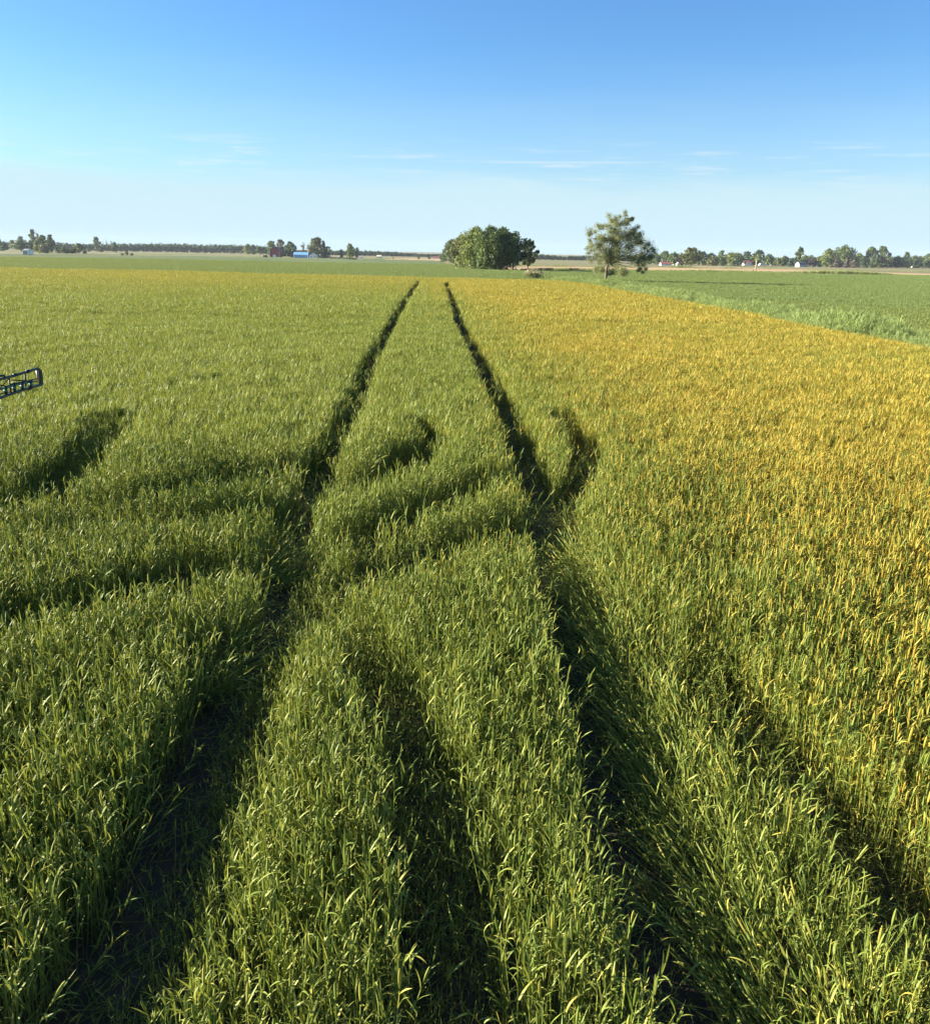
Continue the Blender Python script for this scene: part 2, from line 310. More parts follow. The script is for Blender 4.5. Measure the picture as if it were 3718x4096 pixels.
def wheat_layer(x, y, base_scale, edge=.0):
    n = len(x); keep = np.ones(n, bool); th = U(0, 6.283, n); al = np.abs(rng.normal(0, .07, n)); hs = base_scale*(1+.06*vnoise(x, y, .5, 3)+.05*vnoise(x, y, 2.2, 4))*(U(.78,1.10,n) if base_scale == 1.01 else U(.9,1.08,n))
    for ti, tr in enumerate(T):
        d, dep, sx, sy, tx, ty = track_query(x, y, tr); hw = tr[1]*.5*(1+.10*vnoise(x, y, 5., 20+ti))+edge
        u = U(0, 1, n)
        inside = d < hw
        keep &= ~(inside & (u < dep*(.96 if ti < 2 else .30 if ti == 2 else .45 if ti == 3 else .3 if ti == 11 else .5 if ti == 12 else .93)))
        if ti == 0:   # the right half of the left-hand track keeps short shaded stems
            half = inside & (sx < -.04) & (y < 9.5) & in_wheat(x, y) & (U(0,1,n) < .55); keep |= half & (base_scale > 1.005)
        bent = inside & keep & (dep > .15)
        th = np.where(bent, np.arctan2(ty, tx)+rng.normal(0, .7, n)+(U(0,1,n) < .5)*3.14, th); al = np.where(bent, np.maximum(al, dep*(U(.1,.6,n) if ti in (0,2,11,12) else U(.6,1.45,n))), al); hs = np.where(bent, hs*(1-(.5 if ti in (0,2,11,12) else .4)*dep), hs)
        e = (d-hw); near = (~inside) & (e < .28) & (U(0,1,n) < .13*dep)
        th = np.where(near, np.arctan2(sy, sx)+rng.normal(0, .4, n), th); al = np.where(near, np.maximum(al, dep*U(.1,.75,n)*(1-e/.28)), al)
        if ti == 1:   # the right bank of the right-hand track is combed down over it
            lod = (~inside) & (sx < 0) & (e < .55*smooth(11, 7.5, y)) & (y < 10.5) & (U(0,1,n) < .8)
            th = np.where(lod, math.radians(128)+rng.normal(0, .25, n), th); al = np.where(lod, np.clip(1.3*(1-e/.75)+rng.normal(0,.13,n), .05, 1.4), al)
        if ti == 0: hs = np.where((~inside) & (sx < 0) & (e < .24) & (y < 9), hs*(.55+.35*np.clip(e/.24, 0, 1)*U(.4,1,n)), hs)
        if ti == 0:   # stragglers lying out over the left-hand track
            fl = (~inside) & (sx > 0) & (e < .3) & ((np.abs(y-9.2) < .45) | (np.abs(y-6.7) < .4)) & (U(0,1,n) < .6)
            th = np.where(fl, .05+rng.normal(0, .35, n), th); al = np.where(fl, U(.7,1.3,n), al)
    # soft lodging patches on the right
    lp = smooth(.55, 1.2, vnoise(x, y, .9, 31))*smooth(1.2, 2.2, x)*smooth(16, 9, y)
    th = np.where(lp > U(0,1,n), 2.0+rng.normal(0, .5, n), th); al = np.where(lp > .4, al+U(0,.35,n), al)
    D = y
    yr = smooth(0, 1, (x-.3)/6.8+D/88.)*.66*smooth(.5, 1.4, x+.018*D)
    yl = smooth(42, 96, D)*.45*smooth(-1.2, -2.4, x+.018*D)
    ym = (smooth(30, 85, D)*.50+.22*smooth(.1, .9, x+.012*D)*smooth(5, 14, D))*smooth(-2.4,-1.2,x+.018*D)*smooth(1.6,.6,x+.018*D)
    yel = np.clip(yr+yl+ym+.10+  .09*vnoise(x, y, .35, 11)*(.3+yr+yl+ym)+.07*vnoise(x, y, .09, 13)*(yr+yl)+.07*vnoise(x, y, 2.5, 12), 0, .95)
    if base_scale == 1.01: keep &= U(0,1,n) > .55*smooth(.1, 1.1, vnoise(x, y, 9., 61))
    ok = keep & in_wheat(x, y)
    rot = lean_euler(th, al, U(0, 6.283, n)); s = np.stack([hs, hs, hs], 1)
    z = np.full(n, 0.)+zt(y)
    return dict(p=np.stack([x, y, z], 1)[ok], rot=rot[ok], scl=s[ok], yel=yel[ok], rnd=U(0,1,n)[ok])
def rand_pts(y0, y1, dens, m=1.6, soft=0.):
    xm = .565*y1+m; n = int(2*xm*(y1-y0)*dens); x = U(-xm, xm, n); y = U(y0, y1, n); k = visible(x, y, m)
    if soft: k &= (y > y0+soft*U(0,1,n)) & (y < y1-soft+soft*U(0,1,n))
    return x[k], y[k]
near = variants('wheat_plant', 22, 1, 0., 0, M['wheat'])
mid = variants('wheat_tuft', 14, 7, .09, 1, M['wheat'])
far = variants('wheat_patch', 10, 34, .26, 2, M['wheat'])
L1 = wheat_layer(*rand_pts(1.4, 15, 640, soft=2.), 1.01, .02)
L2 = wheat_layer(*rand_pts(13, 44, 118, soft=2.5), 1., .06)
L3 = wheat_layer(*rand_pts(41.5, 120, 20), 1., .18)
def litter_layer():
    x, y = rand_pts(1.6, 26, 200); n = len(x); ok = np.zeros(n, bool); th = U(0,6.283,n)
    for ti, tr in enumerate(T):
        d, dep, sx, sy, tx, ty = track_query(x, y, tr); k = (d < tr[1]*.5+.1) & (U(0,1,n) < dep*.8); ok |= k; th = np.where(k, np.arctan2(ty, tx)+rng.normal(0,.8,n)+(U(0,1,n) < .5)*3.14, th)
    s_ = U(.35,.75,n); p = np.stack([x, y, zt(y)+.01], 1)
    return dict(p=p[ok], rot=lean_euler(th, U(1.2,1.56,n), U(0,6.283,n))[ok], scl=np.stack([s_,s_,s_],1)[ok], yel=U(0,.45,n)[ok], rnd=U(0,1,n)[ok])
scatter('wheat_crop', [(near, L1), (mid, L2), (far, L3), (near[:8], litter_layer())], 'ripening wheat standing across the foreground, green turning yellow to the right', 'wheat')
# ---- verge grass and the young crop of the green field
def plain_layer(x, y, ok, hs, yel, alm=.15, bias=None):
    n = len(x); th = U(0,6.283,n) if bias is None else bias+rng.normal(0,.7,n)
    h = hs*U(.8,1.2,n); return dict(p=np.stack([x, y, zt(y)], 1)[ok], rot=lean_euler(th, np.abs(rng.normal(0,alm,n)), U(0,6.283,n))[ok], scl=np.stack([h,h,h],1)[ok], yel=np.broadcast_to(yel,(n,))[ok], rnd=U(0,1,n)[ok])
vm = variants('grass_tuft', 10, 26, .22, 1, M['verge'], .95)
x, y = rand_pts(10, 118, 17, 4.); e = x-xright(y)
wv = 2.6+.8*vnoise(x, y, .25, 41)+1.2*smooth(70,100,y)
ok = (e > -.1) & (e < wv) & (y < 112) & (U(0,1,len(x)) < .9)
hs = (1.05+.32*vnoise(x, y, .4, 42)+.35*np.exp(-((y-47)/5)**2)*smooth(0,1.5,e))*np.where(e < .6, .75, 1)
V1 = plain_layer(x, y, ok, np.clip(hs,.35,1.5), .12+.16*vnoise(x, y, .3, 43), .22, .2)
x = U(-80, 14, 9000); y = yfar(x)+U(.1, 2.6, 9000); hs = .42+.3*vnoise(x, y, .3, 44)
V2 = plain_layer(x, y, hs > .2, np.clip(hs,.2,.9), .1, .2)
xs = []; 
for ln, wd, n in ((TA, 2.5, 2600), (TB, 3., 3000), (GB[GB[:,0] < TA[0,0]], 6., 2600)):
    q = U(ln[:,0].min(), ln[:,0].max(), n); xs.append(np.stack([q, np.interp(q, ln[:,0], ln[:,1])+U(-wd*.5, wd*.5, n)], 1))
q = np.concatenate(xs); V3 = plain_layer(q[:,0], q[:,1], np.ones(len(q), bool), .9*np.clip(.8+.5*vnoise(q[:,0], q[:,1], .12, 45), .3, 1.6), .1, .2)
scatter('verge_grass', [(vm, dict(V1)), (vm, dict(V2)), (vm, dict(V3))], 'tall rough grass along the edges of the fields', 'grass')
fm = variants('crop_patch', 10, 60, .5, 2, M['field'], .38)
x, y = rand_pts(18, 110, 4.2, 4.); ok = (x > xright(y)+2.3) 
F1 = plain_layer(x, y, ok, 1., .60*smooth(90, 35, y)+.12+.15*vnoise(x, y, .12, 51), .12)
n = 62000; y = 95*np.exp(U(0, 1, n)*math.log(330/95)); x = U(-1, 1, n)*(.56*y+4); ok = ~in_wheat(x, y-1.5) & (y < ygreen(x)) & (x < 400) & ((y > 105) | (x > xright(y)+2.3))
F2 = plain_layer(x, y, ok, 1.0+.25*vnoise(x, y, .05, 53), .08+.14*vnoise(x, y, .05, 52), .12)
scatter('young_crop', [(fm, F1), (fm, F2)], 'low green young crop covering the field beyond the wheat', 'crop')
# ------------------------------------------------------------------ trees
def leaves(mb, c, r, n, ls, up=.25, shell=.55, flat=1.):
    """n small quads in an ellipsoid (centre c, radii r), crowded towards its surface"""
    d = rng.normal(size=(n,3)); d /= np.linalg.norm(d, axis=1)[:,None]; rad = (shell+(1-shell)*U(0,1,n))*U(.75,1.08,n)
    p = np.asarray(c)+d*rad[:,None]*np.asarray(r)
    nrm = d*.55+rng.normal(size=(n,3))*.75+np.array([0,0,up]); nrm /= np.linalg.norm(nrm, axis=1)[:,None]
    a = np.cross(nrm, rng.normal(size=(n,3))); a /= np.linalg.norm(a, axis=1)[:,None]; b = np.cross(nrm, a); s = ls*U(.55,1.25,n)[:,None]
    v = np.stack([p-a*s*.5, p+b*s*.32, p+a*s*.5, p-b*s*.32], 1).reshape(-1,3); t = np.zeros((n*4,3)); t[:,0] = np.repeat(np.clip(U(0,1,n)*.7+U(0,.3), 0, 1), 4)
    mb.add(v, [(4*i,4*i+1,4*i+2,4*i+3) for i in range(n)], t)
def trunk(mb, h, top, r, limbs, segs=5, bend=.03):
    pts = [np.array([0,0,-.2])]; b = rng.normal(0, bend*h, 2)
    for i in range(1, segs+1):
        s = i/segs; pts.append(np.array([b[0]*s*s, b[1]*s*s, top*s]))
    mb.tube(pts, [r*(1.35 if i == 0 else 1-.75*i/segs) for i in range(segs+1)], 6)
    for q in limbs:
        s = np.clip(q[2]/top*.6, .25, .85); a = pts[0]+(pts[-1]-pts[0])*s+np.array([b[0],b[1],0])*(s*s-s); m = (a+q)*.5+np.array([0,0,-.04*h]); k = r*.45*(1-s*.5)
        mb.tube([a, m, q], [k, k*.7, k*.25], 4)
def tree(u, vb, vt, w, kind, mat, label, cat='tree', group=None, D=None, dens=1., name=None):
    x, y = ground(u, vb) if D is None else (atdepth(u, vb, D)[0], D)
    z0 = float(zt(y)); h = max(float(atdepth(u, vt, y)[2])-z0, .6); W = w*1.12*y/F; px = 4*y/F
    A = (w/4)*(h/px); ls = max(1.9*px, W*.05); ls = min(ls, W*.3)
    n = int(np.clip(A*6.5*dens, 200, 14000)); crown = MB(); tr = MB(); limbs = []; rx = W/2
    nm = name or {'conifer':'conifer_tree','bush':'bush','bare':'bare_tree','poplar':'poplar_tree'}.get(kind, 'broadleaf_tree')
    root = empty(nm, (x, y, z0), label, cat, group)
    if kind == 'conifer':
        k = 9
        for i in range(k):
            s = i/(k-1); zz = h*(.08+.86*s); r = rx*(1-s)**.85+W*.05
            leaves(crown, (rng.normal(0,.05)*rx, rng.normal(0,.05)*rx, zz), (r, r, h*.075), int(n*(.03+.22*(1-s))), ls, .1, .45)
        trunk(tr, h, h*.9, max(h*.014,.08), [])
    elif kind == 'bush':
        k = 7
        for i in range(k):
            a = U(0,6.28); q = rx*.55*math.sqrt(U()); c = np.array([q*math.cos(a), q*math.sin(a)*.8, h*U(.35,.62)]); limbs.append(c)
            leaves(crown, c, (rx*U(.38,.55), rx*U(.4,.55), h*U(.3,.42)), n//k, ls)
        leaves(crown, (0,0,h*.22), (rx*.8, rx*.7, h*.22), n//5, ls)
        trunk(tr, h, h*.4, max(h*.02,.03), limbs, 3)
    elif kind == 'bare':
        for i in range(int(np.clip(w/1.6, 5, 14))):
            a = U(0,6.28); q = rx*U(.3,1); s = U(.15,.6); p0 = np.array([0,0,h*s*.8]); p1 = np.array([q*math.cos(a), q*math.sin(a), h*min(1, s+U(.25,.5))]); tr.tube([p0, (p0+p1)*.5+np.array([0,0,-.03*h]), p1], [h*.006, h*.004, h*.002], 3)
        trunk(tr, h, h, h*.011, [], 5)
        leaves(crown, (0,0,h*.62), (rx*.8, rx*.8, h*.34), max(60, n//7), ls*.8, .2, .1)
    else:
        lo, k, lr, narrow = {'round':(.14,19,.44,1.), 'low':(.03,22,.42,1.), 'tall':(.06,20,.40,.9), 'poplar':(.05,14,.55,.8), 'airy':(.12,24,.27,1.)}[kind]
        hc = h*(1-lo); cz = h*lo+hc*.5
        for i in range(k):
            s = (i+.5)/k; zz = h*lo+hc*(.10+.80*s)
            if kind == 'poplar': rr = rx*(.65+.25*math.sin(s*9+U(0,2)))
            elif kind == 'low': rr = rx*math.sqrt(max(0.08, 1-s**2.4))
            elif kind == 'tall': rr = rx*math.sin(math.pi*(.18+.74*s))
            else: rr = rx*math.sin(math.pi*(.17+.72*s))
            a = i*2.4+U(-.5,.5); q = max(0, rr*1.12-rx*lr*.55)*(U(.7,1.05) if i % 4 else U(0,.5))
            c = np.array([q*math.cos(a), q*math.sin(a), zz]); r1 = min(rx*lr*U(.75,1.2), rr); limbs.append(c)
            leaves(crown, c, (r1, r1, min(r1*U(.8,1.1), hc*.20)*1.05), n//k, ls, .25, .5)
        leaves(crown, (0,0,cz), (rx*(.8 if kind == 'low' else .55), rx*(.8 if kind == 'low' else .55), hc*(.42 if kind == 'low' else .36)), n//3 if kind == 'low' else n//5 if kind != 'airy' else n//12, ls)
        if kind in ('tall','airy','round','poplar'):     # ragged top sprays
            for i in range(6):
                a = U(0,6.28); q = rx*U(0,.45); leaves(crown, (q*math.cos(a), q*math.sin(a), h*U(.9,.98)), (rx*.12, rx*.12, h*.05), n//50+4, ls)
        trunk(tr, h, h*.8, max(h*.018,.1), limbs[::2])
    crown.build('crown', M[mat], root); tr.build('trunk', M['bark'], root, True)
    return root
exec_rows = []
def rows(txt):
    for ln in txt.strip().splitlines():
        a = [q.strip() for q in ln.split('|')]; nums = [float(q) for q in a[0].split()]
        tree(nums[0], nums[1], nums[2], nums[3], a[1], a[2], a[3], 'bush' if a[1] == 'bush' else 'tree', a[4] if len(a) > 4 else None)
#  u  base top width | shape | leaf | label | group
rows('''
8 1003 957 22|conifer|spruce|dark pointed conifer at the far left end of the tree line|trees of the left farmstead
19 1004 972 38|round|dark|small round dark tree on a short trunk, leftmost in the row|trees of the left farmstead
54 1000 962 24|round|leaf|rounded green tree between the small dark tree and the wide yard tree|trees of the left farmstead
86 1007 962 62|round|leaf|wide yard tree with a domed crown left of the white trailer|trees of the left farmstead
89 998 947 30|tall|leaf|tree top rising behind the wide domed yard tree|trees of the left farmstead
110 1000 961 14|conifer|spruce|slim dark conifer at the foot of the antenna mast|trees of the left farmstead
127 1006 962 32|low|dark|dark tree mass directly behind the white trailer|trees of the left farmstead
137 1002 918 28|airy|leaf|tallest loose poplar right of the antenna mast|trees of the left farmstead
158 1003 934 14|poplar|dark|narrow dark spire between the tall poplar and the big leaning crown|trees of the left farmstead
155 1004 920 10|bare|pale|bare twiggy tree top above the dark spire|trees of the left farmstead
178 1011 941 42|tall|leaf|big full crowned tree with a rounded shoulder right of the dark spire|trees of the left farmstead
152 1010 962 30|tall|light|pale willow like tree in front of the tall poplar|trees of the left farmstead
207 1012 940 34|tall|leaf|tall tree with a drooping side at the right end of the farm group|trees of the left farmstead
180 1014 976 46|low|olive|low olive shrubby tree at the foot of the big full crown|trees of the left farmstead
237 1013 983 36|bush|dark|dark bush behind the yellow road sign|bushes right of the left farmstead
262 1014 981 42|bush|leaf|broad green bush in the middle of the dark hedge row|bushes right of the left farmstead
290 1014 982 36|bush|dark|dark bush at the right end of the hedge row|bushes right of the left farmstead
318 1015 975 32|airy|olive|thin olive tree just right of the hedge row|trees of the left farmstead
341 1015 1000 16|bush|leaf|small shrub at the field edge right of the thin olive tree
354 1007 991 13|bush|light|small pale bush left of the tall roadside poplar
389 1008 947 28|airy|leaf|tall roadside poplar standing alone left of three thin bare trees
404 1008 991 26|bush|dark|dark bush under the roadside poplar on its right
416 1008 956 9|bare|pale|thinnest bare tree, first right of the roadside poplar|thin bare roadside trees
431 1009 952 15|bare|pale|tallest bare tree, second right of the roadside poplar|thin bare roadside trees
449 1009 957 18|bare|pale|spreading bare tree, third right of the roadside poplar|thin bare roadside trees
461 1010 970 24|tall|dark|dense dark small tree right of the bare roadside trees
493 1004 998 12|bush|dark|round dark bush farther back in the left meadow|bushes in the left meadow
517 1003 998 8|bush|dark|tiny dark bush between two others in the left meadow|bushes in the left meadow
540 1003 992 12|bush|leaf|pale round tree dot at the right of the left meadow|bushes in the left meadow
490 1022 1012 12|bush|dark|squat dark bush at the green field edge, left of a taller sapling|bushes at the green field edge
508 1022 1001 14|tall|leaf|sapling at the green field edge between two squat bushes|bushes at the green field edge
529 1022 1012 15|bush|brown|brownish bush at the green field edge, right of the sapling|bushes at the green field edge
922 1016 1002 9|round|pale|pale little tree left of a twin on the tan meadow|pale little meadow trees
965 1016 1003 10|round|pale|pale little tree next to the paired trees by the wood|pale little meadow trees
993 1018 978 36|tall|light|sunlit full tree standing out before the left wood
1013 1018 980 32|tall|leaf|shaded tree joined to the right of the sunlit full tree
1040 1020 986 26|round|leaf|rounded tree between the wood and the red barn
1064 1029 1021 20|bush|dark|low dark shrub left of the red barn
1088 1025 966 44|tall|leaf|green tree behind the left shoulder of the red barn|trees round the red barn
1124 1025 959 38|airy|pale|pale thin crowned tree above the ridge of the red barn|trees round the red barn
1140 1026 985 34|low|dark|dark tree against the right side of the red barn|trees round the red barn
1165 1030 968 44|tall|dark|dark tree between the red barn and the blue shed|trees round the red barn
1215 1022 966 28|bare|brown|brownish half bare tree behind the blue shed|trees round the red barn
1212 1026 997 30|bush|brown|brownish shrub showing above the blue shed roof|trees round the red barn
1268 1032 950 62|tall|olive|largest farmyard tree with a ragged top right of the blue shed|trees round the red barn
1295 1033 963 44|conifer|spruce|dark sloping conifer on the shaded side of the largest farmyard tree|trees round the red barn
1252 1031 1020 32|bush|dark|low dark hedge bush in front of the white farmhouse|trees round the red barn
1314 1029 987 24|tall|leaf|small tree right of the dark sloping conifer|trees round the red barn
1366 1034 999 17|tall|leaf|slim tree rising from the long low hedge|trees round the red barn
1401 1037 975 34|tall|light|bright upright tree at the right end of the long low hedge|trees round the red barn
1427 1035 990 18|poplar|leaf|narrow tree close to the right of the bright upright tree|trees round the red barn
1674 1039 1018 12|tall|leaf|small distant tree right of the middle utility pole|distant trees left of the clump
1715 1039 1016 14|tall|dark|small dark distant tree in front of the long red building|distant trees left of the clump
1764 1040 1017 18|round|leaf|distant tree nearly touching the big clump|distant trees left of the clump
1572 1049 1021 8|bare|brown|dead brown sapling alone in the green field
1780 1046 988 26|low|dark|dark tree at the far left end of the big clump|trees of the big clump
1806 1053 956 66|low|leaf|second tree from the left end of the big clump|trees of the big clump
1846 1066 936 88|low|olive|olive tree on the sunlit left flank of the big clump|trees of the big clump
1898 1080 906 122|low|light|bright sunlit tree with twin top, left of centre in the big clump|trees of the big clump
1958 1084 903 128|low|leaf|tallest tree at the middle of the big clump|trees of the big clump
2004 1084 906 124|low|leaf|tall round headed tree right of the middle of the big clump|trees of the big clump
2050 1083 932 96|round|dark|dark shaded tree with bare lower trunk on the right of the big clump|trees of the big clump
2110 1082 956 66|airy|dark|slender open tree standing clear at the right end of the big clump|trees of the big clump
1930 1084 1030 60|bush|leaf|low skirt of branches at the foot of the big clump|trees of the big clump
2617 1058 1014 46|low|leaf|tree just right of the lone tree crown, before the red roofed house|trees along the right hand road
2655 1056 1005 48|tall|leaf|tall tree directly behind the red roofed house|trees along the right hand road
2693 1061 1009 42|low|leaf|rounded tree right of the red roofed house|trees along the right hand road
2722 1062 1016 32|low|plum|reddish tree behind the yellow shed|trees along the right hand road
2760 1068 991 72|round|olive|large open spreading tree on a clear trunk right of the yellow shed|trees along the right hand road
2806 1061 1006 50|low|dark|dark tree just right of the spreading tree|trees along the right hand road
2838 1061 1012 42|low|dark|low dark tree, second right of the spreading tree|trees along the right hand road
2846 1063 1025 44|low|olive|olive rounded tree with low crown at the road, left of the broad pair|trees along the right hand road
2880 1060 1003 32|tall|leaf|tree with the highest point between the spreading tree and the white house|trees along the right hand road
2880 1063 1022 44|low|leaf|front tree below the higher top, middle of the road row|trees along the right hand road
2920 1062 1008 52|low|light|left of the broad pair of sunny trees in the road row|trees along the right hand road
2945 1063 1011 48|low|leaf|right of the broad pair of sunny trees in the road row|trees along the right hand road
2982 1059 1007 44|tall|dark|dark tree rising behind the white house with the red roof|trees along the right hand road
3028 1061 1001 44|airy|dark|dark fan topped tree behind the tan utility pole|trees along the right hand road
3021 1064 1023 40|round|light|light low tree in front of the fan topped tree|trees along the right hand road
3070 1063 1018 40|round|leaf|tree partly hiding the grey roofed white house|trees along the right hand road
3106 1064 1030 28|low|leaf|small tree right of the small pale house|trees along the right hand road
3131 1064 1023 32|low|leaf|tree left of the two blue spruces|trees along the right hand road
3156 1066 1033 26|conifer|blue|shorter left one of two blue spruces|blue spruces beside the white barn shed
3177 1066 1027 26|conifer|blue|taller right one of two blue spruces|blue spruces beside the white barn shed
3125 1065 1050 15|bush|olive|small round bush left of the blue spruces
3188 1066 988 28|poplar|light|tall narrow poplar above the white barn shed|trees along the right hand road
3214 1064 1018 34|low|leaf|tree behind the roof of the white barn shed|trees along the right hand road
3237 1064 1020 28|low|leaf|rounded tree above the right end of the white barn shed|trees along the right hand road
3250 1067 1033 38|low|plum|plum leaved dark tree right of the white barn shed|trees along the right hand road
3272 1066 1024 28|low|light|light tree showing behind the plum leaved tree|trees along the right hand road
3271 1068 1049 20|conifer|spruce|small dark conifer at the left foot of the big grove|trees of the right grove
3305 1069 995 46|tall|light|bright green tree at the left of the right grove|trees of the right grove
3367 1067 983 88|low|leaf|broadest domed tree of the right grove|trees of the right grove
3342 1070 1017 40|conifer|brown|brownish spruce in front of the broadest domed tree|trees of the right grove
3381 1070 1026 24|conifer|brown|small brown spruce at the centre front of the right grove|trees of the right grove
3411 1070 1024 32|conifer|brown|brown tinged spruce right of the broadest domed tree|trees of the right grove
3426 1067 1010 36|low|light|light topped tree between the domed tree and the tall pair|trees of the right grove
3449 1071 1027 36|low|dark|dark blue green tree below the tall pair|trees of the right grove
3474 1069 987 50|airy|leaf|left of the tall pair with layered crowns in the right grove|trees of the right grove
3520 1069 986 50|airy|leaf|right of the tall pair with layered crowns in the right grove|trees of the right grove
3500 1070 1020 70|low|dark|dark undergrowth tree under the tall pair|trees of the right grove
3517 1070 1020 48|low|olive|yellowish tree in front of the right one of the tall pair|trees of the right grove
3485 1071 1046 36|bush|leaf|round bush at the front of the right grove|bushes of the right grove
3457 1071 1054 22|bush|leaf|small green bush left of the round front bush|bushes of the right grove
3511 1071 1050 18|bush|olive|small olive bush right of the round front bush|bushes of the right grove
3545 1071 1034 36|low|olive|olive tree right of the yellowish tree above the parked cars|trees of the right grove
3583 1071 1024 46|low|dark|dark rounded tree above the grey car|trees of the right grove
3618 1069 1009 28|airy|leaf|spiky topped tree rising at the right part of the grove|trees of the right grove
3622 1071 1029 42|low|leaf|full tree below the spiky topped tree|trees of the right grove
3652 1071 1021 40|low|leaf|tree above the white van in the right grove|trees of the right grove
3674 1071 1024 32|low|light|light tree with a pale trunk near the right edge|trees of the right grove
3702 1069 1017 42|low|leaf|tree at the right edge of the picture, back row|trees of the right grove
3712 1072 1030 40|low|light|light tree at the right edge of the picture, front row|trees of the right grove
''')
# flowering bush at the wheat edge: dome of stems, cream flowers above
x, y = ground(2132, 1123); px = 4*y/F; root = empty('flowering_bush', (x, y, float(zt(y))), 'cream flowering bush at the far edge of the wheat', 'bush')
fl = MB(); st = MB(); lf = MB(); W = 76*y/F; hb = 48*y/F
for i in range(70):
    a = U(0,6.28); q = W*.5*math.sqrt(U()); e = np.array([q*math.cos(a), q*math.sin(a)*.8, hb*(1-.35*(q/(W*.5))**2)*U(.75,1)]); st.tube([(e[0]*.25, e[1]*.25, 0), (e[0]*.7, e[1]*.7, e[2]*.6), e], [.02,.013,.006], 3)
    leaves(fl, e, (.22,.22,.12), 18, px*.9, .4, .2); leaves(lf, (e[0]*.85, e[1]*.85, e[2]*.6), (.25,.25,.2), 12, px*.9)
leaves(lf, (-.1,0,.25), (W*.5, W*.4, .3), 260, px)
fl.build('flowers', M['flower'], root); st.build('stems', M['twig'], root); lf.build('foliage', M['olive'], root)
# lone tree on the verge, lobes read off its outline
x, y = ground(2421, 1133); px = 4*y/F; z0 = float(zt(y)); root = empty('lone_tree', (x, y, z0), 'lone leaning tree on the grass verge right of the wheat', 'tree')
cr = MB(); tk = MB()
def lt(a, b, dy=0.): p = atdepth(2300+a*.3388, 840+b*.3388, y+dy); return p-np.array([x, y, z0])
lob = [(195,320,45),(195,455,50),(250,400,60),(300,220,55),(320,340,85),(300,480,80),(255,630,75),(310,710,50),(420,150,60),(400,240,70),(500,120,50),(570,70,42),(600,160,65),(670,110,32),(450,300,95),(560,260,95),(580,380,110),(690,240,45),(680,330,80),(750,340,70),(690,440,105),(830,420,70),(890,490,48),(790,510,90),(640,560,85),(720,620,65),(750,690,34),(500,700,75),(545,745,36),(430,560,90),(500,450,100),(400,430,80),(840,560,55),(430,740,35)]
mpx = .3388*y/F
fork = lt(385, 640)
for a, b, r in ((430,330,230),(620,430,230),(380,560,170)): leaves(cr, lt(a, b), (r*.3388*y/F, r*.3388*y/F*.9, r*.3388*y/F*.95), 1900, px*.9, .25, .05)
for a, b, r in lob:
    dy = rng.normal(0, 75*mpx); c = lt(a, b, 0)+np.array([0, dy, 0]); R_ = r*mpx
    for q in range(5):
        o = rng.normal(0, .62*R_, 3); leaves(cr, c+o, (R_*.95, R_*.95, R_*.8), int(120+r*4.4), px*.85, .25, .0)
    s = fork+(c-fork)*.35+np.array([0,0,.15]); tk.tube([fork, s, (s+c)*.5+np.array([0,0,-.1]), c], [.06,.045,.03,.012], 4)
tk.tube([lt(358,880), lt(362,780), lt(372,690), fork], [.26,.20,.17,.13], 10); tk.tube([fork, lt(440,620), lt(520,560), lt(640,500), lt(740,470)], [.12,.11,.09,.06,.03], 6)
tk.tube([lt(372,700), lt(395,600), lt(430,470), lt(490,360), lt(520,230), lt(565,110)], [.13,.12,.10,.07,.05,.02], 6); tk.tube([lt(366,775), lt(410,755), lt(470,765), lt(530,740)], [.08,.06,.04,.02], 5)
cr.build('crown', M['lone'], root); tk.build('trunk', M['bark'], root, True)
# far woods
def wood(pts, dens, label, depth=None, mat='wood'):
    """pts: (u, base v, top v)"""
    P_ = np.array(pts, float); mb = MB(); u = P_[0,0]
    D = np.median([ground(a, b)[1] for a, b, c in pts]) if depth is None else depth
    while u < P_[-1,0]:
        vb = np.interp(u, P_[:,0], P_[:,1]); vt_ = np.interp(u, P_[:,0], P_[:,2]); hp = vb-vt_
        for row in range(3):
            y = D*(1+.05*row); px = 4*y/F; uu = u+U(-6,6); top = vt_+abs(rng.normal(0,.14))*hp-.06*hp+(0,1.2,2.)[2-row]*.4; p = atdepth(uu, top, y); z0 = float(zt(y)); h = p[2]-z0; w = h*U(.55,.95)
            leaves(mb, (p[0], y, z0+h*.62), (w*.5, w*.5, h*.38), 60, px*1.7, .3, .55); leaves(mb, (p[0]+U(-.3,.3)*w, y, z0+h*.3), (w*.55, w*.5, h*.32), 42, px*1.8, .1, .5)
        u += hp*.42*U(.7,1.2)
    o = mb.build('far_wood', M[mat], loc=None); return tag(o, label, 'wood', kind='stuff')
wood([(-120,1003,966),(60,1002,964),(110,1000,972),(220,1000,968),(300,1001,972),(420,1001,976),(480,1000,973),(620,1000,971),(700,1005,973),(800,1009,975),(900,1011,976),(1000,1013,980),(1080,1016,984),(1180,1018,988)], 1, 'long far wood behind the left farmstead and the red barn', 1500)
wood([(1180,1024,1000),(1330,1028,1001),(1420,1029,1003),(1480,1030,1003),(1560,1030,1006),(1640,1031,1013),(1720,1033,1017),(1810,1035,1014)], 1, 'low far wood between the barn yard and the big clump', 1500)
wood([(2100,1048,1018),(2170,1049,1015),(2240,1050,1024),(2330,1050,1024),(2420,1051,1020),(2520,1052,1018),(2620,1053,1020),(2800,1056,1024)], 1, 'far wood between the big clump and the lone tree', 1300)
wood([(2600,1057,1019),(2780,1059,1016),(2950,1060,1018),(3100,1063,1026),(3180,1064,1028),(3300,1066,1024),(3500,1068,1020),(3760,1070,1022)], 1, 'dark far wood behind the right hand houses', 1040)
